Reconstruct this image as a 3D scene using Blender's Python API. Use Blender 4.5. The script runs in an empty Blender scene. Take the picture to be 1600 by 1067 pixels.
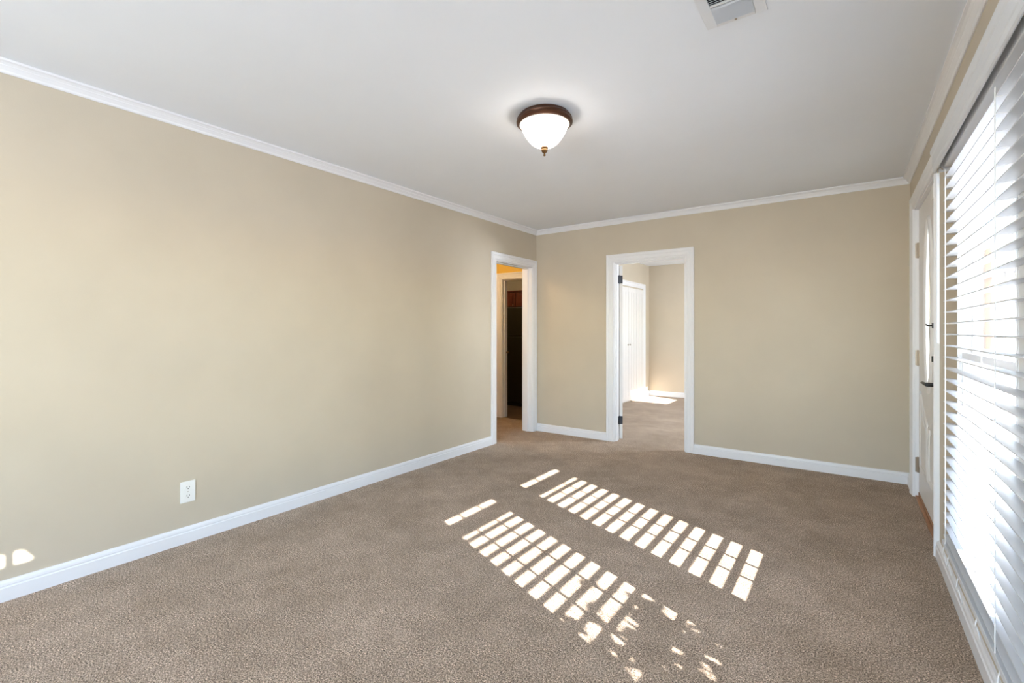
import bpy, bmesh, math, random
from mathutils import Vector, Matrix
random.seed(7)
S = bpy.context.scene
C = S.collection
PI = math.pi

# ------------------------------------------------------------ camera
cam_d = bpy.data.cameras.new('camera'); cam = bpy.data.objects.new('camera', cam_d); C.objects.link(cam)
cam.location = (0, 0, 1.25); cam.rotation_euler = (PI/2, 0, math.radians(35.43))
cam_d.sensor_width = 36; cam_d.lens = 36*737.5/1600
cam_d.shift_y = (516.4-533.5)/1600 * 1.0
cam_d.clip_start = .02; cam_d.clip_end = 300
S.camera = cam

# ------------------------------------------------------------ daylight, fill lamps, exposure
W = bpy.data.worlds.new('sky'); S.world = W; W.use_nodes = True
wn = W.node_tree; wn.nodes.clear()
wo = wn.nodes.new('ShaderNodeOutputWorld'); wb = wn.nodes.new('ShaderNodeBackground'); sk = wn.nodes.new('ShaderNodeTexSky')
sk.sky_type = 'NISHITA'; sk.sun_disc = False; sk.sun_elevation = math.radians(48); sk.sun_rotation = math.radians(112); sk.air_density = 1.2; sk.dust_density = .3; sk.ozone_density = 1.6
wb.inputs[1].default_value = 0.85
wn.links.new(sk.outputs[0], wb.inputs[0]); wn.links.new(wb.outputs[0], wo.inputs[0])
sun_d = bpy.data.lights.new('sun', 'SUN'); sun = bpy.data.objects.new('sun', sun_d); C.objects.link(sun)
sun_d.energy = 19; sun_d.angle = math.radians(.3); sun_d.color = (1, .965, .92)
sun.location = (6, -2, 5)
SUNDIR = Vector((-1, .41, -.46)).normalized()
sun.rotation_euler = SUNDIR.to_track_quat('-Z', 'Y').to_euler()
def area(name, loc, direction, sx, sy, power, col):
    d = bpy.data.lights.new(name, 'AREA'); d.shape = 'RECTANGLE'; d.size = sx; d.size_y = sy; d.energy = power; d.color = col
    o = bpy.data.objects.new(name, d); C.objects.link(o); o.location = loc
    o.rotation_euler = Vector(direction).to_track_quat('-Z', 'Z').to_euler(); return o
# added fill lamps standing in for daylight at unseen rear and bedroom windows
area('fill_rear_window', (-1.1, -2.42, 1.45), (0, 1, .6), 2.0, 1.5, 66, (.78, .89, 1))
area('fill_bedroom_window', (.62, 6.85, 1.6), (-1, 0, -.1), 1.3, .7, 165, (.86, .93, 1))
S.view_settings.view_transform = 'Standard'; S.view_settings.look = 'None'
S.view_settings.gamma = 1; S.view_settings.use_curve_mapping = False
S.view_settings.exposure = 0.86

# ------------------------------------------------------------ materials
def new_mat(name):
    m = bpy.data.materials.new(name); m.use_nodes = True
    nt = m.node_tree; b = nt.nodes['Principled BSDF']; return m, nt, b
def lin(c):
    return tuple(((v/255+.055)/1.055)**2.4 if v > 10 else v/255/12.92 for v in c)
def noise(nt, scale, detail=3, rough=.5, dim=None, vec=None):
    n = nt.nodes.new('ShaderNodeTexNoise'); n.inputs['Scale'].default_value = scale
    n.inputs['Detail'].default_value = detail; n.inputs['Roughness'].default_value = rough
    nt.links.new(vec or coords(nt), n.inputs['Vector']); return n
def coords(nt):
    g = nt.nodes.get('geo') 
    if not g:
        g = nt.nodes.new('ShaderNodeNewGeometry'); g.name = 'geo'
    return g.outputs['Position']
def ramp(nt, fac, stops):
    r = nt.nodes.new('ShaderNodeValToRGB'); e = r.color_ramp.elements
    while len(e) < len(stops): e.new(.5)
    for i, (p, c) in enumerate(stops): e[i].position = p; e[i].color = (*c, 1)
    nt.links.new(fac, r.inputs[0]); return r
def bump(nt, b, height, strength, dist):
    n = nt.nodes.new('ShaderNodeBump'); n.inputs['Strength'].default_value = strength; n.inputs['Distance'].default_value = dist
    nt.links.new(height, n.inputs['Height']); nt.links.new(n.outputs[0], b.inputs['Normal']); return n
def paint(name, rgb, rough=.6, spec=.3, tex=180, bs=.08, var=.03, metal=0):
    m, nt, b = new_mat(name)
    c = lin(rgb)
    n = noise(nt, 2.2, 3)
    r = ramp(nt, n.outputs[0], [(.3, tuple(v*(1-var) for v in c)), (.7, tuple(min(1, v*(1+var)) for v in c))])
    nt.links.new(r.outputs[0], b.inputs['Base Color'])
    b.inputs['Roughness'].default_value = rough; b.inputs['Specular IOR Level'].default_value = spec; b.inputs['Metallic'].default_value = metal
    if bs:
        n2 = noise(nt, tex, 2); bump(nt, b, n2.outputs[0], bs, .002)
    return m
M = {}
M['wall'] = paint('beige_wall_paint', (201, 189, 169), .45, .35, 160, .10)
M['yellow'] = paint('mustard_hall_paint', (224, 188, 92), .5, .3, 160, .1)
M['olive'] = paint('kitchen_wall_paint', (190, 178, 150), .6, .3)
M['ceiling'] = paint('white_ceiling_paint', (238, 242, 248), .75, .15, 120, .12, .01)
M['trim'] = paint('white_gloss_trim', (236, 236, 238), .32, .45, 60, .03, .01)
M['door'] = paint('white_door_paint', (232, 230, 228), .35, .45, 60, .03, .01)
M['slat'] = paint('white_blind_slat', (222, 225, 230), .35, .45, 60, 0, .01)
M['cord'] = paint('white_cord', (244, 244, 244), .7, .2, 60, 0, .01)
M['plastic'] = paint('white_plastic', (238, 237, 233), .35, .5, 60, 0, .01)
M['grille'] = paint('white_vent_enamel', (228, 230, 233), .4, .4, 60, 0, .01)
M['louvre'] = paint('shaded_vent_louvre', (196, 200, 206), .45, .4, 60, 0, .01)  # white vent blades, their shading put into a greyer colour
M['dark'] = paint('dark_duct_shade', (38, 38, 42), .8, .2, 60, 0, .02)
M['black'] = paint('black_door_hardware', (22, 20, 20), .35, .5, 60, 0, .02)
M['hinge'] = paint('dark_grey_hinge', (70, 74, 84), .4, .5, 60, 0, .02, .6)
M['nickel'] = paint('satin_nickel', (176, 164, 150), .35, .5, 60, 0, .03, .8)
M['slot'] = paint('outlet_slot', (70, 66, 62), .7, .2, 60, 0, .01)
M['bronze'] = paint('oil_rubbed_bronze', (74, 44, 26), .32, .5, 40, .05, .25, .55)
M['brass'] = paint('antique_brass_finial', (112, 82, 50), .35, .5, 60, 0, .2, .8)
M['fridge'] = paint('black_refrigerator', (44, 38, 30), .4, .45, 300, .05, .04)
M['siding'] = paint('pale_siding', (205, 196, 184), .8, .1)
M['orange'] = paint('orange_brown_boards', (140, 96, 66), .8, .1)
M['concrete'] = paint('pale_concrete', (214, 210, 204), .9, .1, 30, .2, .06)
M['roof'] = paint('white_porch_boards', (225, 224, 222), .7, .2)
M['shingle'] = paint('grey_shingles', (120, 116, 114), .9, .1, 20, .3, .1)
M['leaf'] = paint('shrub_leaf', (70, 104, 52), .6, .3, 30, 0, .25)
M['stem'] = paint('shrub_stem', (92, 70, 50), .8, .2, 30, 0, .2)
def wood(name, a, b_, rough=.4, axis=2):
    m, nt, b = new_mat(name)
    mp = nt.nodes.new('ShaderNodeMapping'); nt.links.new(coords(nt), mp.inputs[0])
    sc = [22, 22, 22]; sc[axis] = 1.6; mp.inputs['Scale'].default_value = sc
    n = noise(nt, 1.5, 6, .6, vec=mp.outputs[0])
    r = ramp(nt, n.outputs[0], [(.3, lin(a)), (.7, lin(b_))])
    nt.links.new(r.outputs[0], b.inputs['Base Color']); b.inputs['Roughness'].default_value = rough
    return m
M['cherry'] = wood('cherry_cabinet_wood', (74, 26, 14), (120, 50, 26), .35)
M['threshold'] = wood('oak_threshold_wood', (150, 108, 78), (186, 138, 100), .5, 1)
# carpet: short twisted pile, speckled taupe
def carpet():
    m, nt, b = new_mat('taupe_carpet')
    n1 = noise(nt, 190, 3, .75); n2 = noise(nt, 95, 3, .6); n3 = noise(nt, 2.6, 4, .6); n4 = noise(nt, 9, 3, .6)
    r = ramp(nt, n1.outputs[0], [(.36, lin((82, 67, 54))), (.50, lin((172, 150, 129))), (.64, lin((244, 224, 202)))])
    def mix(a_, b2, f, mode='MULTIPLY'):
        x = nt.nodes.new('ShaderNodeMix'); x.data_type = 'RGBA'; x.blend_type = mode; x.inputs[0].default_value = f
        nt.links.new(a_, x.inputs[6]); nt.links.new(b2, x.inputs[7]); return x.outputs[2]
    r2 = ramp(nt, n2.outputs[0], [(.35, (.62, .60, .58)), (.65, (1.25, 1.25, 1.25))])
    r3 = ramp(nt, n3.outputs[0], [(.35, (.86, .84, .81)), (.65, (1.08, 1.08, 1.09))])
    r4 = ramp(nt, n4.outputs[0], [(.35, (.92, .91, .90)), (.65, (1.06, 1.06, 1.06))])
    c = mix(mix(mix(r.outputs[0], r2.outputs[0], .8), r3.outputs[0], 1), r4.outputs[0], 1)
    nt.links.new(c, b.inputs['Base Color']); b.inputs['Roughness'].default_value = .95
    b.inputs['Specular IOR Level'].default_value = .05
    b.inputs['Sheen Weight'].default_value = .15; b.inputs['Sheen Roughness'].default_value = .5
    a = nt.nodes.new('ShaderNodeMath'); a.operation = 'ADD'; nt.links.new(n1.outputs[0], a.inputs[0]); nt.links.new(n2.outputs[0], a.inputs[1])
    bump(nt, b, a.outputs[0], .8, .006)
    return m
M['carpet'] = carpet()
def vinyl():
    m, nt, b = new_mat('brown_vinyl_tile')
    v = nt.nodes.new('ShaderNodeTexBrick'); nt.links.new(coords(nt), v.inputs['Vector']); v.inputs['Scale'].default_value = 3.2
    v.offset = 0; v.inputs['Color1'].default_value = (*lin((128, 104, 78)), 1); v.inputs['Color2'].default_value = (*lin((104, 84, 62)), 1); v.inputs['Mortar'].default_value = (*lin((70, 56, 44)), 1)
    v.inputs['Mortar Size'].default_value = .01; v.inputs['Brick Width'].default_value = 1; v.inputs['Row Height'].default_value = 1
    nt.links.new(v.outputs[0], b.inputs['Base Color']); b.inputs['Roughness'].default_value = .35; return m
M['vinyl'] = vinyl()
def glass(name, rough=.02, tint=(1, 1, 1), gl=.08):
    m = bpy.data.materials.new(name); m.use_nodes = True; nt = m.node_tree; nt.nodes.clear()
    o = nt.nodes.new('ShaderNodeOutputMaterial'); mx = nt.nodes.new('ShaderNodeMixShader'); t = nt.nodes.new('ShaderNodeBsdfTransparent'); g = nt.nodes.new('ShaderNodeBsdfGlossy')
    fr = nt.nodes.new('ShaderNodeLayerWeight'); fr.inputs[0].default_value = .15
    g.inputs['Roughness'].default_value = rough; t.inputs[0].default_value = (*tint, 1)
    ml = nt.nodes.new('ShaderNodeMath'); ml.operation = 'MULTIPLY'; ml.inputs[1].default_value = .6
    nt.links.new(fr.outputs['Fresnel'], ml.inputs[0])
    nt.links.new(ml.outputs[0], mx.inputs[0]); nt.links.new(t.outputs[0], mx.inputs[1]); nt.links.new(g.outputs[0], mx.inputs[2]); nt.links.new(mx.outputs[0], o.inputs[0])
    return m
M['glass'] = glass('window_glass')
def frosted():
    m, nt, b = new_mat('obscure_door_glass')
    b.inputs['Base Color'].default_value = (.9, .94, .95, 1); b.inputs['Roughness'].default_value = .28
    b.inputs['Transmission Weight'].default_value = .85
    v = nt.nodes.new('ShaderNodeTexVoronoi'); v.inputs['Scale'].default_value = 60; nt.links.new(coords(nt), v.inputs['Vector'])
    bump(nt, b, v.outputs[0], .4, .003); return m
M['obscure'] = frosted()
def lamp_glass(name, col, strength):
    m, nt, b = new_mat(name)
    n = noise(nt, 14, 4); r = ramp(nt, n.outputs[0], [(.3, tuple(v*.9 for v in col)), (.7, col)])
    b.inputs['Base Color'].default_value = (.95, .93, .88, 1); b.inputs['Roughness'].default_value = .3
    nt.links.new(r.outputs[0], b.inputs['Emission Color']); b.inputs['Emission Strength'].default_value = strength; return m
M['lamp'] = lamp_glass('lit_alabaster_glass', (1, .90, .80), 7)
M['rim'] = lamp_glass('cream_glass_rim', (1, .82, .62), .35)
M['kitchen_fill'] = lamp_glass('kitchen_fill_glass', (1, .82, .6), 15)  # glow of the added kitchen fill light
M['lampwarm'] = lamp_glass('lit_hall_glass', (1, .72, .40), 45)

# ------------------------------------------------------------ mesh helpers
def link(name, bm, mat, parent=None, smooth=False, bevel=0):
    bmesh.ops.recalc_face_normals(bm, faces=bm.faces)
    me = bpy.data.meshes.new(name); bm.to_mesh(me); bm.free()
    me.materials.append(mat)
    o = bpy.data.objects.new(name, me); C.objects.link(o)
    if smooth:
        me.polygons.foreach_set('use_smooth', [True]*len(me.polygons))
        try:
            me.set_sharp_from_angle(angle=math.radians(38))
        except Exception: pass
    if bevel:
        b = o.modifiers.new('bevel', 'BEVEL'); b.width = bevel; b.segments = 2; b.limit_method = 'ANGLE'
    if parent: o.parent = parent; o.matrix_parent_inverse = parent.matrix_basis.inverted()
    return o
def box(bm, x0, x1, y0, y1, z0, z1):
    v = [bm.verts.new((x, y, z)) for x in (x0, x1) for y in (y0, y1) for z in (z0, z1)]
    for f in ((0,1,3,2), (4,6,7,5), (0,4,5,1), (2,3,7,6), (0,2,6,4), (1,5,7,3)): bm.faces.new([v[i] for i in f])
def strip(bm, rings, closed_ring=True, closed_path=False, caps=True):
    R = [[bm.verts.new(p) for p in r] for r in rings]
    n = len(R[0]); m = len(R)
    for i in range(m if closed_path else m-1):
        a, b = R[i], R[(i+1) % m]
        for j in range(n if closed_ring else n-1):
            bm.faces.new((a[j], a[(j+1) % n], b[(j+1) % n], b[j]))
    if caps and not closed_path:
        bm.faces.new(R[0]); bm.faces.new(list(reversed(R[-1])))
def lathe(bm, prof, cx, cy, seg=48):
    rings = []
    for k in range(seg):
        a = 2*PI*k/seg
        rings.append([(cx+r*math.cos(a), cy+r*math.sin(a), z) for r, z in prof])
    strip(bm, rings, closed_ring=False, closed_path=True, caps=False)
    bmesh.ops.remove_doubles(bm, verts=bm.verts, dist=1e-6)
def tube(bm, pts, r, seg=8):
    pts = [Vector(p) for p in pts]; rings = []
    prev = None
    for i, p in enumerate(pts):
        t = (pts[min(i+1, len(pts)-1)] - pts[max(i-1, 0)]).normalized()
        if prev is None:
            prev = t.orthogonal().normalized()
        n = (prev - t*prev.dot(t)).normalized(); prev = n; b = t.cross(n)
        rings.append([tuple(p + (n*math.cos(a)+b*math.sin(a))*r) for a in (2*PI*k/seg for k in range(seg))])
    strip(bm, rings)
def struct(o): o['kind'] = 'structure'; return o
def tag(o, label, cat, group=None):
    o['label'] = label; o['category'] = cat
    if group: o['group'] = group
    return o
def empty(name, loc):
    o = bpy.data.objects.new(name, None); C.objects.link(o); o.location = loc; o.empty_display_size = .1; return o

# planes of the room
XL, XR, YB, YF, ZC = -3.183, .412, 4.998, -2.3, 2.495
TH = .135          # inner wall thickness
BY = YB+.12        # bedroom side of the back wall
BX0, BYE = -3.14, 9.0     # bedroom left wall, bedroom far wall
XO = XR+.078        # outer face of the window wall

def wall_x(name, x0, x1, ya, yb, holes, mat, z0=0, z1=ZC):
    """wall whose thickness lies along x, running ya..yb, with holes (y0,y1,zlo,zhi)"""
    bm = bmesh.new(); y = ya
    for (h0, h1, zl, zh) in sorted(holes):
        if h0 > y: box(bm, x0, x1, y, h0, z0, z1)
        if zl > z0: box(bm, x0, x1, h0, h1, z0, zl)
        if zh < z1: box(bm, x0, x1, h0, h1, zh, z1)
        y = h1
    if yb > y: box(bm, x0, x1, y, yb, z0, z1)
    return struct(link(name, bm, mat))
def wall_y(name, y0, y1, xa, xb, holes, mat, z0=0, z1=ZC):
    bm = bmesh.new(); x = xa
    for (h0, h1, zl, zh) in sorted(holes):
        if h0 > x: box(bm, x, h0, y0, y1, z0, z1)
        if zl > z0: box(bm, h0, h1, y0, y1, z0, zl)
        if zh < z1: box(bm, h0, h1, y0, y1, zh, z1)
        x = h1
    if xb > x: box(bm, x, xb, y0, y1, z0, z1)
    return struct(link(name, bm, mat))

# openings
LD = (4.165, 4.9, 0, 2.03)              # doorway in left wall (y)
BD = (-2.145, -1.362, 0, 2.015)         # bedroom doorway in back wall (x)
FD = (3.57, 4.66, .0, 2.165)            # front door (y)
W1 = (1.99, 2.95, .33, 1.99); W2 = (1.12, 1.75, .33, 1.99); W3 = (-1.55, -.75, 1.78, 1.93)
W4 = (6.2, 7.5, 1.3, 1.88)              # bedroom window
HD = (-4.055, -3.36, 0, 1.985)           # kitchen doorway in the hall's end wall (x)
HY = 5.45

# ------------------------------------------------------------ room shell
bm = bmesh.new(); box(bm, -5.4, XO, YF-.12, HY, -.12, 0); box(bm, BX0-.1, XO, HY, BYE+.12, -.12, 0)
o = struct(link('floor', bm, M['carpet']))
bm = bmesh.new(); box(bm, -6.2, BX0-.1, HY, 7.6, -.12, -.004)
o = struct(link('floor_kitchen', bm, M['vinyl']))
bm = bmesh.new(); box(bm, -6.2, XO, YF-.12, BYE+.12, ZC, ZC+.12)
struct(link('ceiling', bm, M['ceiling']))
wall_x('wall_left', XL-TH, XL, YF, YB, [LD], M['wall'])
wall_y('wall_back', YB, BY, XL-TH, XR, [BD], M['wall'])
wall_x('wall_right', XR, XO, YF-.12, BYE+.12, [FD, W1, W2, W3, W4], M['wall'])
wall_y('wall_front', YF-.12, YF, XL-TH, XR, [(-2.7, -.1, .7, 2.2)], M['wall'])
# bedroom
wall_x('wall_bedroom_left', BX0-.1, BX0, BY, BYE, [], M['wall'])
wall_y('wall_bedroom_back', BYE, BYE+.12, BX0-.1, XR, [], M['wall'])
# hall and kitchen
wall_y('wall_hall_end', HY, HY+.12, -6.2, BX0-.1, [HD], M['yellow'])
wall_x('wall_hall_left', -5.4, -5.3, 2.6, HY+.12, [], M['yellow'])
wall_y('wall_hall_front', 2.6, 2.7, -5.3, XL-TH, [], M['yellow'])
wall_x('wall_kitchen_left', -6.2, -6.1, HY+.12, 7.5, [], M['olive'])
wall_y('wall_kitchen_back', 7.2, 7.3, -6.1, BX0-.1, [], M['olive'])
wall_x('wall_kitchen_right', BX0-.11, BX0-.101, HY+.12, 7.2, [], M['olive'])

# ------------------------------------------------------------ trim
BASE = [(0, 0), (.018, 0), (.018, .062), (.0135, .066), (.0135, .070), (.016, .073), (.014, .084), (.008, .092), (.0, .094)]
CROWN = [(0, -.055), (.006, -.055), (.010, -.050), (.012, -.042), (.022, -.030), (.026, -.026), (.026, -.022), (.036, -.014), (.046, -.010), (.046, 0), (0, 0)]
def run(name, prof, axis, wallpos, sgn, a, b, z, mat, na=0, nb=0):
    """profile swept along a wall; na/nb = 1 where the run is mitred into an inside corner"""
    bm = bmesh.new()
    def ring(t, m):
        out = []
        for d, h in prof:
            tt = t + m*d
            out.append((wallpos+sgn*d, tt, z+h) if axis == 'y' else (tt, wallpos+sgn*d, z+h))
        return out
    strip(bm, [ring(a, na), ring(b, -nb)])
    return struct(link(name, bm, mat))
cw = .088
run('baseboard_left', BASE, 'y', XL, 1, YF, LD[0]-cw, 0, M['trim'], 1, 0)
run('baseboard_back', BASE, 'x', YB, -1, XL, BD[0]-cw, 0, M['trim'], 1, 0)
run('baseboard_back_right', BASE, 'x', YB, -1, BD[1]+cw, XR, 0, M['trim'], 0, 1)
run('baseboard_right_corner', BASE, 'y', XR, -1, FD[1]+.09, YB, 0, M['trim'], 0, 1)
run('baseboard_right', BASE, 'y', XR, -1, YF, FD[0]-.09, 0, M['trim'], 1, 0)
run('baseboard_front', BASE, 'x', YF, 1, XL, XR, 0, M['trim'], 1, 1)
run('trim_1', CROWN, 'y', XL, 1, YF, YB, ZC, M['trim'], 1, 1)
run('trim_2', CROWN, 'x', YB, -1, XL, XR, ZC, M['trim'], 1, 1)
run('trim_3', CROWN, 'y', XR, -1, YF, YB, ZC, M['trim'], 1, 1)
run('trim_4', CROWN, 'x', YF, 1, XL, XR, ZC, M['trim'], 1, 1)
run('baseboard_bedroom_back', BASE, 'x', BYE, -1, BX0, XR, 0, M['trim'], 1, 1)
run('baseboard_bedroom_left', BASE, 'y', BX0, 1, 8.9, BYE, 0, M['trim'], 0, 1)
run('baseboard_hall_end', BASE, 'x', HY, -1, -5.3, HD[0]-cw, 0, M['trim'], 1, 0)

CAS = [(0, 0), (0, .010), (.004, .013), (.014, .013), (.018, .010), (.022, .014), (.050, .017), (.056, .014), (.062, .018), (.084, .022), (.088, .018), (.088, 0)]
def casing(name, axis, wallpos, sgn, h, prof, mat, parent, k=1.0, bottom=0):
    u0, u1, _, zt = h; bm = bmesh.new(); rings = []
    for q in range(4):
        ring = []
        for s, d in prof:
            s *= k
            u = (u0-s) if q < 2 else (u1+s); z = bottom if q in (0, 3) else zt+s
            w = wallpos+sgn*d
            ring.append((w, u, z) if axis == 'x' else (u, w, z))
        rings.append(ring)
    strip(bm, rings)
    return link(name, bm, mat, parent)
def jamb(name, axis, w0, w1, h, t, mat, parent):
    u0, u1, zl, zh = h; bm = bmesh.new()
    def bb(a, b, z0, z1):
        if axis == 'x': box(bm, w0, w1, a, b, z0, z1)
        else: box(bm, a, b, w0, w1, z0, z1)
    bb(u0, u0+t, 0, zh); bb(u1-t, u1, 0, zh); bb(u0+t, u1-t, zh-t, zh)
    return link(name, bm, mat, parent)
def stop(name, axis, w0, w1, h, t, s, mat, parent):
    u0, u1, zl, zh = h
    return jamb(name, axis, w0, w1, (u0+t, u1-t, zl, zh-t), s, mat, parent)

# doorway from room to hall
d1 = struct(empty('door_1', (XL, 4.53, 0)))
jamb('jamb', 'x', XL-TH, XL, LD, .008, M['trim'], d1)
stop('door_stop', 'x', XL-.085, XL-.05, LD, .008, .010, M['trim'], d1)
casing('casing', 'x', XL, 1, LD, CAS, M['trim'], d1)
casing('casing', 'x', XL-TH, -1, LD, CAS, M['trim'], d1)
# doorway to the bedroom with the door swung back
d2 = struct(empty('door_2', (-1.75, YB, 0)))
jamb('jamb', 'y', YB, BY, BD, .008, M['trim'], d2)
stop('door_stop', 'y', YB+.03, YB+.065, BD, .008, .012, M['trim'], d2)
casing('casing', 'y', YB, -1, BD, CAS, M['trim'], d2)
casing('casing', 'y', BY, 1, BD, CAS, M['trim'], d2)
ang = math.radians(122)
hp = Vector((BD[0]+.012, BY+.006, 0))
bm = bmesh.new(); w = .76; t = .035
box(bm, 0, w, -t, 0, .012, 1.995)
for (a0, a1, z0, z1) in ((.12, .34, 1.08, 1.88), (.42, .64, 1.08, 1.88), (.12, .34, .22, .92), (.42, .64, .22, .92)):
    box(bm, a0, a1, -t-.004, .004, z0, z1)
bm.transform(Matrix.Translation(hp) @ Matrix.Rotation(ang, 4, 'Z'))
slab = link('slab', bm, M['door'], d2, bevel=.002)
for z in (.18, 1.79):
    bm = bmesh.new()
    box(bm, BD[0]+.008, BD[0]+.011, BY-.055, BY-.004, z, z+.09)
    tube(bm, [(BD[0]+.016, BY+.002, z-.004), (BD[0]+.016, BY+.002, z+.094)], .007)
    hb = bmesh.new(); box(hb, .0, .003, -t, 0, z, z+.09)
    hb.transform(Matrix.Translation(hp) @ Matrix.Rotation(ang, 4, 'Z') @ Matrix.Translation((-.0025, 0, 0)))
    me = bpy.data.meshes.new('tmp'); hb.to_mesh(me); hb.free(); bm.from_mesh(me); bpy.data.meshes.remove(me)
    link('hinge', bm, M['hinge'], d2)
# kitchen doorway in the hall, door leaf ajar against the jamb
d5 = struct(empty('door_5', (-3.67, HY, 0)))
jamb('jamb', 'y', HY, HY+.12, HD, .008, M['trim'], d5)
stop('door_stop', 'y', HY+.04, HY+.075, HD, .008, .012, M['trim'], d5)
casing('casing', 'y', HY, -1, HD, CAS, M['trim'], d5)
bm = bmesh.new(); lathe(bm, [(0, 0), (.018, .0), (.018, .006), (.009, .01), (.009, .03), (.026, .04), (.028, .055), (.018, .066), (0, .068)], 0, 0, 20)
bm.transform(Matrix.Translation((HD[0]+.02, HY+.085, .935)) @ Matrix.Rotation(PI/2, 4, 'Y') @ Matrix.Scale(.55, 4))
link('door_knob', bm, M['brass'], d5, True)

# ------------------------------------------------------------ front door
d3 = struct(empty('door_3', (XR, 4.1, 0)))
FC = [(s, d*1.15) for s, d in CAS]
jamb('jamb', 'x', XR, XO, FD, .010, M['trim'], d3)
casing('casing', 'x', XR, -1, FD, FC, M['trim'], d3)
SX = XR+.022; SX1 = SX+.044           # slab faces
y0, y1, z0, z1 = FD[0]+.012, FD[1]-.012, .045, FD[3]-.012
oc = (y0+y1)/2; oz = 1.42; oa, ob = .17, .555
def slab_with_oval():
    bm = bmesh.new(); N = 64
    def rect_pt(a):
        c, s = math.cos(a), math.sin(a)
        # from oval centre out to the rectangle edge
        ts = []
        if c > 1e-9: ts.append((y1-oc)/c)
        if c < -1e-9: ts.append((y0-oc)/c)
        if s > 1e-9: ts.append((z1-oz)/s)
        if s < -1e-9: ts.append((z0-oz)/s)
        t = min(ts); return (oc+t*c, oz+t*s)
    angs = sorted([2*PI*k/N for k in range(N)] + [math.atan2(zz-oz, yy-oc) % (2*PI) for yy in (y0, y1) for zz in (z0, z1)])
    rings = []
    for a in angs:
        e = (oc+oa*math.cos(math.atan2(math.sin(a)*oa, math.cos(a)*ob)), oz+ob*math.sin(math.atan2(math.sin(a)*oa, math.cos(a)*ob)))
        r = rect_pt(a)
        rings.append([(SX, *e), (SX, *r), (SX1, *r), (SX1, *e)])
    strip(bm, rings, closed_path=True); return bm
link('slab', slab_with_oval(), M['door'], d3)
def molding(path, r, closed, depth, x=SX):
    bm = bmesh.new(); n = len(path); rings = []
    for i, (yy, zz) in enumerate(path):
        a = path[(i-1) % n] if (closed or i) else path[i]; b = path[(i+1) % n] if (closed or i < n-1) else path[i]
        ty, tz = b[0]-a[0], b[1]-a[1]; L = math.hypot(ty, tz) or 1; ny, nz = -tz/L, ty/L
        rings.append([(x-dd, yy+ny*s, zz+nz*s) for s, dd in ((-r, 0), (-r*.6, depth*.7), (0, depth), (r*.6, depth*.7), (r, 0))])
    strip(bm, rings, closed_path=closed); return bm
def ell(a, b, n=56): return [(oc+a*math.cos(2*PI*k/n), oz+b*math.sin(2*PI*k/n)) for k in range(n)]
link('oval_moulding', molding(ell(oa+.012, ob+.012), .024, True, .014), M['door'], d3, True)
bm = bmesh.new(); strip(bm, [[(SX+.018, *p), (SX+.026, *p)] for p in ell(oa, ob)], closed_ring=False, closed_path=True)
bm.verts.ensure_lookup_table()
bm.faces.new([bm.verts[i] for i in range(0, 112, 2)]); bm.faces.new([bm.verts[i] for i in range(1, 112, 2)][::-1])
og = link('oval_glass', bm, M['obscure'], d3)
bm = bmesh.new()
for q in (ell(oa*.72, ob*.82), ell(oa*.34, ob*.45)):
    tube(bm, [(SX+.016, a, b) for a, b in q+q[:1]], .003, 6)
for sy in (-1, 1):
    tube(bm, [(SX+.016, oc+sy*oa*.34*math.cos(t)+0, oz+ob*(.45+.37*t/1.5)) for t in (0, .5, 1, 1.5)], .003, 6)
    tube(bm, [(SX+.016, oc+sy*oa*.34*math.cos(t)+0, oz-ob*(.45+.37*t/1.5)) for t in (0, .5, 1, 1.5)], .003, 6)
link('leading', bm, M['nickel'], og)
# raised lower panels: two tall panels whose inner top edges follow the oval
for sgn in (-1, 1):
    a = oc+sgn*.045; b = oc+sgn*.40
    top = [(a + (b-a)*k/8, .62 + .19*(k/8)**2.0) for k in range(9)]
    path = [(a, .26), (a, .45)] + top + [(b, .5), (b, .26)]
    if sgn < 0: path = path[::-1]
    link('panel_moulding', molding(path, .018, True, .011), M['door'], d3, True)
    ins = [(a+sgn*.05, .31), (a+sgn*.05, .58), (oc+sgn*.2, .60), (b-sgn*.05, .70), (b-sgn*.05, .31)]
    bm = bmesh.new(); strip(bm, [[(SX-.001, *p) for p in ins], [(SX-.007, oc+sgn*.22+(p[0]-oc-sgn*.22)*.9, .47+(p[1]-.47)*.94) for p in ins]])
    link('raised_panel', bm, M['door'], d3)
    b2 = oc+sgn*.40; a2 = oc+sgn*.215
    path = [(b2, .93), (b2, 2.0), (oc+sgn*.12, 2.02), (a2+sgn*.02, 1.75), (a2+sgn*.02, 1.12)]
for z in (.245, 1.045, 1.85):
    bm = bmesh.new()
    box(bm, XR+.001, SX-.001, FD[1]-.0125, FD[1]-.0100, z-.055, z+.055)
    tube(bm, [(SX-.006, FD[1]-.014, z-.058), (SX-.006, FD[1]-.014, z+.058)], .0065, 10)
    box(bm, SX-.003, SX-.0005, FD[1]-.05, FD[1]-.014, z-.055, z+.055)
    link('hinge', bm, M['nickel'], d3)
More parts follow.
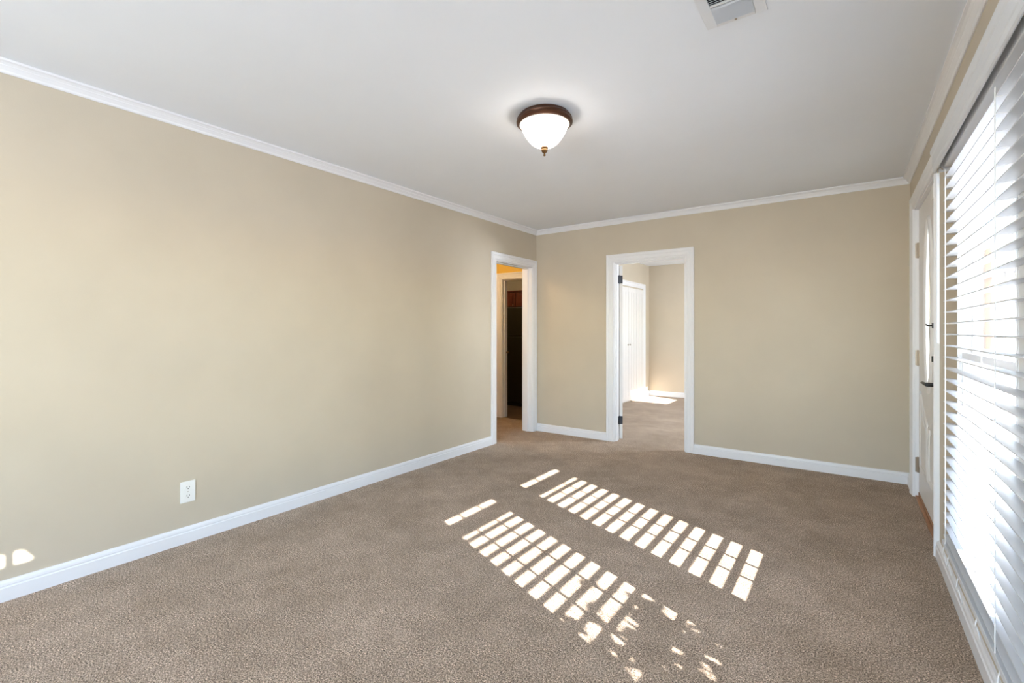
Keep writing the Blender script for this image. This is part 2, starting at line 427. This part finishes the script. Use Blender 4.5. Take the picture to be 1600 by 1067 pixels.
# lever handle and deadbolt
ly = FD[0]+.075
bm = bmesh.new()
lathe(bm, [(0, 0), (.032, 0), (.032, .006), (.026, .012), (.012, .014), (.012, .062), (0, .064)], 0, 0, 28)
bm.transform(Matrix.Translation((SX, ly, .935)) @ Matrix.Rotation(-PI/2, 4, 'Y'))
lv = link('lever_rose', bm, M['black'], d3, True)
bm = bmesh.new()
L = [(SX-.060, ly-.012, .935), (SX-.066, ly+.03, .936), (SX-.070, ly+.08, .938), (SX-.070, ly+.135, .934)]
rings = []
for i, (x, y, z) in enumerate(L):
    hh = (.011, .010, .008, .005)[i]; ww = (.009, .008, .006, .005)[i]
    rings.append([(x+ww*math.cos(a), y, z+hh*math.sin(a)) for a in (2*PI*k/10 for k in range(10))])
strip(bm, rings); link('lever', bm, M['black'], lv, True)
bm = bmesh.new()
lathe(bm, [(0, 0), (.030, 0), (.030, .008), (.024, .014), (0, .015)], 0, 0, 28)
bm.transform(Matrix.Translation((SX, ly, 1.085)) @ Matrix.Rotation(-PI/2, 4, 'Y'))
db = link('deadbolt', bm, M['black'], d3, True)
bm = bmesh.new(); box(bm, SX-.038, SX-.014, ly-.006, ly+.006, 1.068, 1.102); link('thumb_turn', bm, M['black'], db, bevel=.002)
bm = bmesh.new(); box(bm, XR+.002, XO+.03, FD[0]+.0, FD[1]-.0, 0.0, .014); box(bm, SX-.003, XO+.03, FD[0]+.01, FD[1]-.01, .018, .040)
link('threshold', bm, M['threshold'], d3, bevel=.003)
# small things by the front door
bm = bmesh.new(); box(bm, SX-.026, SX-.001, 3.70, 3.775, 2.03, 2.115)
tag(link('door_sensor', bm, M['plastic'], bevel=.003), 'small white plastic alarm contact at the top of the front door', 'sensor')
bm = bmesh.new(); box(bm, XR-.030, XR-.026, FD[0]-.09, FD[0]-.06, 1.262, 1.292)
tube(bm, [(XR-.03, FD[0]-.075, 1.277), (XR-.047, FD[0]-.075, 1.277), (XR-.05, FD[0]-.063, 1.281), (XR-.05, FD[0]-.03, 1.284)], .0045, 8)
tag(link('door_latch', bm, M['black']), 'small black night latch on the casing above the deadbolt', 'latch')

# ------------------------------------------------------------ closet in the bedroom (bifold)
d4 = struct(empty('door_4', (BX0, 8.1, 0)))
CH = (7.15, 8.66, 0, 2.03)
casing('casing', 'x', BX0, 1, CH, CAS, M['trim'], d4)
n = 4; wd = (CH[1]-CH[0])/n
for i in range(n):
    a = CH[0]+wd*i+.003; b = CH[0]+wd*(i+1)-.003; bm = bmesh.new()
    box(bm, BX0+.001, BX0+.012, a, b, .02, 2.005)
    for k in range(3): 
        g = a+(b-a)*(k+.5)/3; hw = (b-a)/6-.012
        box(bm, BX0+.012, BX0+.016, g-hw, g+hw, .10, 1.93)
    lf = link('leaf', bm, M['door'], d4, bevel=.0015)
    if i in (1, 2):
        bm = bmesh.new(); lathe(bm, [(0, 0), (.006, 0), (.006, .012), (.014, .018), (.014, .026), (0, .03)], 0, 0, 16)
        bm.transform(Matrix.Translation((BX0+.012, b-.04 if i == 1 else a+.04, 1.0)) @ Matrix.Rotation(PI/2, 4, 'Y'))
        link('door_knob', bm, M['nickel'], lf, True)

# ------------------------------------------------------------ windows
def window(name, h, grid=True):
    u0, u1, zl, zh = h; e = struct(empty(name, (XO, (u0+u1)/2, zl)))
    bm = bmesh.new()            # reveal lining
    t = .012
    box(bm, XR-.004, XO, u0, u0+t, zl, zh); box(bm, XR-.004, XO, u1-t, u1, zl, zh)
    box(bm, XR-.004, XO, u0+t, u1-t, zh-t, zh); box(bm, XR-.004, XO, u0+t, u1-t, zl, zl+t)
    link('reveal', bm, M['trim'], e)
    zm = 1.126
    for nm, x, a, b in (('lower_sash', XR+.012, zl+t, zm+.025), ('upper_sash', XR+.045, zm-.030, zh-t)):
        bm = bmesh.new(); f = .042
        if name == 'window_1':  f1, f0 = .020, .060
        else: f1, f0 = .042, .050
        box(bm, x, x+.03, u0+t, u0+t+f0, a, b); box(bm, x, x+.03, u1-t-f1, u1-t, a, b)
        lo = .030 if nm == 'upper_sash' else .022
        hi = .030 if nm == 'lower_sash' else f
        box(bm, x, x+.03, u0+t+f0, u1-t-f1, a, a+lo); box(bm, x, x+.03, u0+t+f0, u1-t-f1, b-hi, b)
        for ym in {'window_1': (2.275, 2.435), 'window_2': (1.33, 1.525)}.get(name, ()):
            box(bm, x+.009, x+.020, ym-.006, ym+.006, a+lo, b-hi)
        s = link(nm, bm, M['trim'], e)
        bm = bmesh.new(); box(bm, x+.013, x+.016, u0+t+f0-.004, u1-t-f1+.004, a+lo-.004, b-hi+.004)
        link('pane', bm, M['glass'], s)
    return e
window('window_1', W1); window('window_2', W2)
e = struct(empty('window_3', (XO, -1.15, 1.77)))
bm = bmesh.new(); X = XR+.02
box(bm, X, X+.04, W3[0], W3[0]+.04, W3[2], W3[3]); box(bm, X, X+.04, W3[1]-.04, W3[1], W3[2], W3[3]); box(bm, X, X+.04, -1.068, -1.045, W3[2]+.04, W3[3]-.04)
box(bm, X, X+.04, W3[0]+.04, W3[1]-.04, W3[2], W3[2]+.04); box(bm, X, X+.04, W3[0]+.04, W3[1]-.04, W3[3]-.04, W3[3])
link('sash', bm, M['trim'], e)
bm = bmesh.new(); box(bm, X+.018, X+.021, W3[0]+.03, W3[1]-.03, W3[2]+.03, W3[3]-.03); link('pane', bm, M['glass'], e)
bm = bmesh.new(); box(bm, XR-.003, XR+.001, W2[1]-.004, W1[0]+.004, W1[2], W1[3]); struct(link('trim_5', bm, M['trim']))
e = struct(empty('window_4', (XO, 6.85, 1.3)))
bm = bmesh.new()
for a, b, c, d in ((W4[0], W4[0]+.05, W4[2], W4[3]), (W4[1]-.05, W4[1], W4[2], W4[3]), (6.42, 6.47, W4[2], W4[3])): box(bm, XR+.02, XR+.06, a, b, c, d)
box(bm, XR+.02, XR+.06, W4[0]+.05, W4[1]-.05, W4[2], W4[2]+.05); box(bm, XR+.02, XR+.06, W4[0]+.05, W4[1]-.05, W4[3]-.05, W4[3])
link('sash', bm, M['trim'], e)
bm = bmesh.new(); box(bm, XR+.038, XR+.041, W4[0]+.04, W4[1]-.04, W4[2]+.04, W4[3]-.04); link('pane', bm, M['glass'], e)
e = struct(empty('fill_window_5', (-1.4, YF, .7)))  # unseen window behind the camera, added to let fill light in
bm = bmesh.new()
for a, b in ((-2.7, -2.65), (-1.42, -1.38), (-.15, -.1)): box(bm, a, b, YF-.09, YF-.04, .7, 2.2)
box(bm, -2.65, -.15, YF-.09, YF-.04, .7, .75); box(bm, -2.65, -.15, YF-.09, YF-.04, 2.15, 2.2)
link('sash', bm, M['trim'], e)
bm = bmesh.new(); box(bm, -2.66, -.14, YF-.067, YF-.063, .74, 2.16); link('pane', bm, M['glass'], e)

# ------------------------------------------------------------ blinds
BF, BBk = .366, .408       # front and back of the slats
def blind(ya, yb, ladders, cords, label, wand=True, curls=True):
    """outside-mounted slatted blind from yb (near) to ya (far)"""
    root = empty('window_blind', ((BF+BBk)/2, (ya+yb)/2, 2.02))
    tag(root, label, 'window blind')
    bm = bmesh.new(); box(bm, BF+.002, BBk, yb+.005, ya-.005, 2.018, 2.065); link('headrail', bm, M['slat'], root, bevel=.002)
    bm = bmesh.new()     # valance with moulded face and end returns
    prof = [(.346, 2.022), (.341, 2.026), (.341, 2.05), (.338, 2.054), (.338, 2.10), (.334, 2.106), (.330, 2.122), (.330, 2.132), (.350, 2.132), (.350, 2.022)]
    strip(bm, [[(x, yy, z) for x, z in prof] for yy in (yb-.02, ya+.11)])
    box(bm, .350, XR, ya+.098, ya+.11, 2.022, 2.132); box(bm, .350, XR, yb-.02, yb-.008, 2.022, 2.132)
    link('valance', bm, M['slat'], root)
    nS = 33; zt = 1.962; p = .0522
    slat_me = None
    for i in range(nS):
        z = zt-i*p
        if slat_me is None:
            bm = bmesh.new(); ring = []
            m = 7
            for k in range(m):
                s = k/(m-1); ring.append((BF+(BBk-BF)*s, .0022*(1-(2*s-1)**2)+.0019))
            for k in range(m-1, -1, -1):
                s = k/(m-1); ring.append((BF+(BBk-BF)*s, .0022*(1-(2*s-1)**2)-.0019))
            strip(bm, [[(x, yy, zz) for x, zz in ring] for yy in (yb, ya)])
            o = link('slat', bm, M['slat'], None); slat_me = o.data; o.location = (0, 0, z)
        else:
            o = bpy.data.objects.new('slat', slat_me); C.objects.link(o); o.location = (0, 0, z)
        o.parent = root; o.matrix_parent_inverse = Matrix.Translation(root.location).inverted()
    zb = zt-(nS-1)*p-.034
    bm = bmesh.new(); box(bm, BF-.005, BBk+.0, yb, ya, zb-.010, zb+.012); br = link('bottom_rail', bm, M['slat'], root, bevel=.002)
    for y in ladders:
        bm = bmesh.new()
        for x in (BF-.0015, BBk+.0015): tube(bm, [(x, y, zb+.01), (x, y, 1.99)], .0019, 6)
        for i in range(nS): tube(bm, [(BF-.0015, y, zt-i*p-.0025), (BBk+.0015, y, zt-i*p-.0025)], .0008, 4)
        link('ladder_cord', bm, M['cord'], root)
    for y in cords:
        bm = bmesh.new(); tube(bm, [(BF+.02, y, zb+.01), (BF+.02, y, 1.99)], .0018, 6); link('lift_cord', bm, M['cord'], root)
    if wand:
        bm = bmesh.new(); tube(bm, [(.343, ya-.03, 1.985), (.343, ya-.03, 1.19)], .0065, 10)
        link('tilt_wand', bm, M['slat'], root)
        bm = bmesh.new(); tube(bm, [(.362, ya-.03, 2.0), (.350, ya-.03, 2.012), (.343, ya-.03, 2.005), (.343, ya-.03, 1.985)], .0025, 8)
        link('wand_hook', bm, M['nickel'], root)
    if curls:
        for y, sc in ((ya-.08, 1), (ya-.2, .9), (ya-.42, 1.1), (ya-.75, .7), (ya-1.06, 1.1)):
            pts = []
            for k in range(26):
                t = k/25; a = t*4.2*PI/2+random.random()*.15
                pts.append((BF-.006+.006*sc*math.cos(a), y+.028*sc*math.sin(a)-.02*sc*t, zb+.004-.075*sc*t+.012*sc*math.sin(2*a)))
            bm = bmesh.new(); tube(bm, pts, .0019, 6); link('cord_end', bm, M['cord'], root)
    return root
blind(2.985, 1.08, (2.92, 2.02, 1.2), (2.33,), 'white slatted blind with tilt wand covering the large window right of front door')

# ------------------------------------------------------------ ceiling light
def lamp_fixture(x, y, label, glassmat, watts, col):
    root = empty('ceiling_light', (x, y, ZC)); tag(root, label, 'ceiling light')
    z = ZC
    bm = bmesh.new(); lathe(bm, [(0, z), (.140, z), (.146, z-.006), (.146, z-.014), (.155, z-.018), (.160, z-.026), (.158, z-.034), (.163, z-.040), (.162, z-.048), (.152, z-.054), (.142, z-.056), (.138, z-.050), (0, z-.048)], x, y, 64)
    link('pan', bm, M['bronze'], root, True)
    bm = bmesh.new(); lathe(bm, [(.134, z-.046), (.137, z-.053), (.135, z-.060), (.131, z-.072), (.126, z-.088), (.118, z-.104), (.107, z-.122), (.093, z-.142), (.077, z-.160), (.058, z-.174), (.034, z-.183), (0, z-.187)], x, y, 64)
    g = link('glass_bowl', bm, glassmat, root, True)
    bm = bmesh.new(); lathe(bm, [(.139, z-.049), (.1435, z-.053), (.144, z-.059), (.139, z-.064), (.132, z-.0655), (.131, z-.058)], x, y, 64)
    link('glass_rim', bm, M['rim'], g, True)
    bm = bmesh.new(); lathe(bm, [(0, z-.182), (.021, z-.184), (.023, z-.190), (.017, z-.196), (.017, z-.199), (.0185, z-.203), (.015, z-.213), (.006, z-.220), (.004, z-.224), (.007, z-.229), (.006, z-.235), (0, z-.238)], x, y, 32)
    link('finial', bm, M['brass'], root, True)
    return root
lamp_fixture(-1.43, 2.334, 'round bronze flush ceiling light with lit bell-shaped glass bowl', M['lamp'], 30, (1, .9, .75))
lamp_fixture(-5.0, 6.0, 'unseen warm fill light added in the kitchen beyond the hallway', M['kitchen_fill'], 30, (1, .8, .5))  # out of view, added to brighten the dark kitchen
lamp_fixture(-4.1, 4.3, 'warm ceiling light in the hallway beyond the left doorway', M['lampwarm'], 30, (1, .8, .5))

# ------------------------------------------------------------ ceiling vent
vr = empty('ceiling_vent', (-.36, 1.88, ZC)); tag(vr, 'white metal air vent with louvres set in the ceiling', 'vent')
vx0, vx1, vy0, vy1 = -.472, -.252, 1.70, 2.056
ix0, ix1, iy0, iy1 = -.432, -.292, 1.735, 2.030
bm = bmesh.new(); zf = ZC-.007
box(bm, vx0, ix0, vy0, vy1, zf, ZC); box(bm, ix1, vx1, vy0, vy1, zf, ZC)
box(bm, ix0, ix1, iy1, vy1, zf, ZC); box(bm, ix0, ix1, vy0, iy0, zf, ZC); box(bm, ix0, ix1, 1.911, 1.923, zf, ZC)
link('vent_frame', bm, M['grille'], vr, bevel=.002)
bm = bmesh.new(); box(bm, ix0, ix1, iy0, iy1, ZC-.0015, ZC-.0005); link('duct_shadow', bm, M['dark'], vr).name = 'duct_shade'  # dark sheet painted in for the shade inside the duct
y = 2.028
while y > 1.740:
    if not 1.907 < y < 1.927:
        bm = bmesh.new(); s = -1 if y > 1.915 else 1
        # tilted blade
        a = [(ix0, y-.006*s, ZC-.0085), (ix0, y+.0035*s, ZC-.002), (ix0, y+.0045*s, ZC-.003), (ix0, y-.005*s, ZC-.0095)]
        b = [(ix1, *p[1:]) for p in a]; strip(bm, [a, b]); link('louvre', bm, M['louvre'], vr)
    y -= .0118
for yy in (2.043, 1.713):
    bm = bmesh.new(); lathe(bm, [(0, zf-.003), (.004, zf-.0025), (.0055, zf), (0, zf)], -.362, yy, 12); link('screw', bm, M['nickel'], vr)

# ------------------------------------------------------------ outlet
orr = empty('wall_outlet', (XL, 1.163, .298)); tag(orr, 'white duplex power outlet low on the left wall', 'outlet')
bm = bmesh.new(); box(bm, XL, XL+.006, 1.1235, 1.2025, .236, .360); link('cover_plate', bm, M['plastic'], orr, bevel=.0025)
for zc in (.273, .323):
    bm = bmesh.new(); pts = []
    for k in range(24):
        a = 2*PI*k/24; pts.append((1.163+.0172*math.cos(a), zc+max(-.0135, min(.0135, .0172*math.sin(a)))))
    strip(bm, [[(XL+.005, *p) for p in pts], [(XL+.0085, *p) for p in pts]])
    r = link('receptacle', bm, M['plastic'], orr)
    bm = bmesh.new()
    box(bm, XL+.008, XL+.0089, 1.163-.0078, 1.163-.0052, zc-.001, zc+.009); box(bm, XL+.008, XL+.0089, 1.163+.0052, 1.163+.0078, zc-.001, zc+.008)
    tube(bm, [(XL+.008, 1.163, zc-.007), (XL+.0089, 1.163, zc-.007)], .0026, 10)
    link('slots', bm, M['slot'], r)
bm = bmesh.new(); lathe(bm, [(0, .0), (.0028, 0), (.0022, .0014), (0, .0016)], 0, 0, 12); bm.transform(Matrix.Translation((XL+.006, 1.163, .298)) @ Matrix.Rotation(PI/2, 4, 'Y')); link('screw', bm, M['nickel'], orr)

# ------------------------------------------------------------ kitchen seen through the hall
fr = empty('refrigerator', (-4.33, 6.7, 0)); tag(fr, 'tall black refrigerator in the kitchen beyond the hallway', 'refrigerator')
bm = bmesh.new(); box(bm, -4.70, -3.96, 6.44, 7.15, .03, 1.64); link('cabinet_body', bm, M['fridge'], fr, bevel=.006)
bm = bmesh.new(); box(bm, -4.70, -3.96, 6.37, 6.435, .07, 1.15); dr = link('lower_door', bm, M['fridge'], fr, bevel=.01)
bm = bmesh.new(); tube(bm, [(-4.02, 6.37, .6), (-4.02, 6.34, .62), (-4.02, 6.34, 1.1), (-4.02, 6.37, 1.12)], .01, 8); link('handle', bm, M['fridge'], dr, True)
bm = bmesh.new(); box(bm, -4.70, -3.96, 6.37, 6.435, 1.16, 1.635); dr = link('freezer_door', bm, M['fridge'], fr, bevel=.01)
bm = bmesh.new(); tube(bm, [(-4.02, 6.37, 1.19), (-4.02, 6.34, 1.21), (-4.02, 6.34, 1.45), (-4.02, 6.37, 1.47)], .01, 8); link('handle', bm, M['fridge'], dr, True)
bm = bmesh.new(); box(bm, -4.68, -3.98, 6.42, 6.44, 0, .06); link('kick_plate', bm, M['black'], fr)
kc = empty('wall_cabinet', (-4.33, 7.0, 1.67)); tag(kc, 'cherry wood wall cabinet hung above the black refrigerator', 'cabinet')
bm = bmesh.new(); box(bm, -5.38, -3.88, 6.83, 7.198, 1.67, 1.93); link('carcass', bm, M['cherry'], kc)
bm = bmesh.new(); box(bm, -5.40, -3.86, 6.79, 7.198, 1.93, 1.955); link('cornice', bm, M['cherry'], kc, bevel=.004)
for k in range(5):
    a = -5.375+.3*k
    bm = bmesh.new(); box(bm, a+.004, a+.291, 6.812, 6.83, 1.68, 1.92); box(bm, a+.05, a+.245, 6.806, 6.812, 1.725, 1.875); dd = link('cabinet_door', bm, M['cherry'], kc, bevel=.003)
    bm = bmesh.new(); tube(bm, [(a+.26, 6.811, 1.70), (a+.26, 6.792, 1.70)], .009, 10); link('knob', bm, M['nickel'], dd)

# ------------------------------------------------------------ outside
bm = bmesh.new(); box(bm, XO, 80, -30, 90, -.62, -.42); o = struct(link('ground', bm, M['concrete']))
pr = empty('porch', (1.6, 2, -.42)); struct(pr)  # unseen porch, its roof, beam and columns added to block the sun
bm = bmesh.new(); box(bm, XO, 2.9, -1.9, 6.0, -.42, -.10); link('porch_floor', bm, M['concrete'], pr)
bm = bmesh.new(); y0p, y1p = -1.54, 5.9
strip(bm, [[(XO, yy, 2.62), (2.75, yy, 2.34), (2.75, yy, 2.42), (XO, yy, 2.78)] for yy in (y0p, y1p)])
link('sun_block_roof', bm, M['roof'], pr)
bm = bmesh.new(); box(bm, 2.55, 2.65, y0p, y1p, 2.215, 2.36); link('sun_block_beam', bm, M['roof'], pr)
for yc, hw in ((1.94, .15), (-1.42, .06)):
    bm = bmesh.new(); box(bm, 2.48, 2.72, yc-hw, yc+hw, -.10, 2.215); box(bm, 2.46, 2.74, yc-hw-.02, yc+hw+.02, -.10, .05)
    link('sun_block_column', bm, M['roof'], pr)
def shrub(x, y, zbase, rx, ry, hgt, n, label, seed):
    rnd = random.Random(seed); e = empty('shrub', (x, y, zbase)); tag(e, label, 'shrub')
    bm = bmesh.new()
    for k in range(9):
        a = 2*PI*k/9; tube(bm, [(x, y, zbase), (x+.4*rx*math.cos(a), y+.4*ry*math.sin(a), zbase+.45*hgt), (x+.8*rx*math.cos(a), y+.8*ry*math.sin(a), zbase+.9*hgt)], .008, 5)
    link('stem', bm, M['stem'], e)
    bm = bmesh.new()
    for k in range(n):
        while True:
            p = Vector((rnd.uniform(-1, 1), rnd.uniform(-1, 1), rnd.uniform(-1, 1)))
            if abs(p.x)**4+abs(p.y)**4+abs(p.z)**4 < 1: break
        c = Vector((x+p.x*rx, y+p.y*ry, zbase+hgt*(.5+.5*p.z)))
        R = Matrix.Rotation(rnd.uniform(0, 2*PI), 3, 'Z') @ Matrix.Rotation(rnd.uniform(-1.2, 1.2), 3, 'X')
        l = rnd.uniform(.07, .12); w = l*.45
        vs = [bm.verts.new(c+R @ Vector(q)) for q in ((0, 0, 0), (w, l*.5, .006), (0, l, 0), (-w, l*.5, .006))]
        bm.faces.new(vs)
    return link('foliage', bm, M['leaf'], e)
shrub(1.9, .82, -.10, .24, .36, 1.39, 900, 'unseen leafy green shrub added outside the window to break up the sun', 3)  # out of view, added to shade the low part of the window
# the house stands across the street, outside the room
nh = empty('neighbouring_house', (12, 50, -.42)); tag(nh, 'pale house with orange-brown boards seen through the blind', 'house')
bm = bmesh.new(); box(bm, 8.14, 22, 46, 56, -.42, 5.2); link('wall', bm, M['siding'], nh)
bm = bmesh.new(); box(bm, 7.82, 8.14, 45.9, 56, -.0, 7.5); link('board_panel', bm, M['orange'], nh)
bm = bmesh.new(); strip(bm, [[(8.14, yy, 5.2), (22.5, yy, 5.2), (15, yy, 8.4)] for yy in (45.4, 56.6)]); link('roof', bm, M['shingle'], nh)
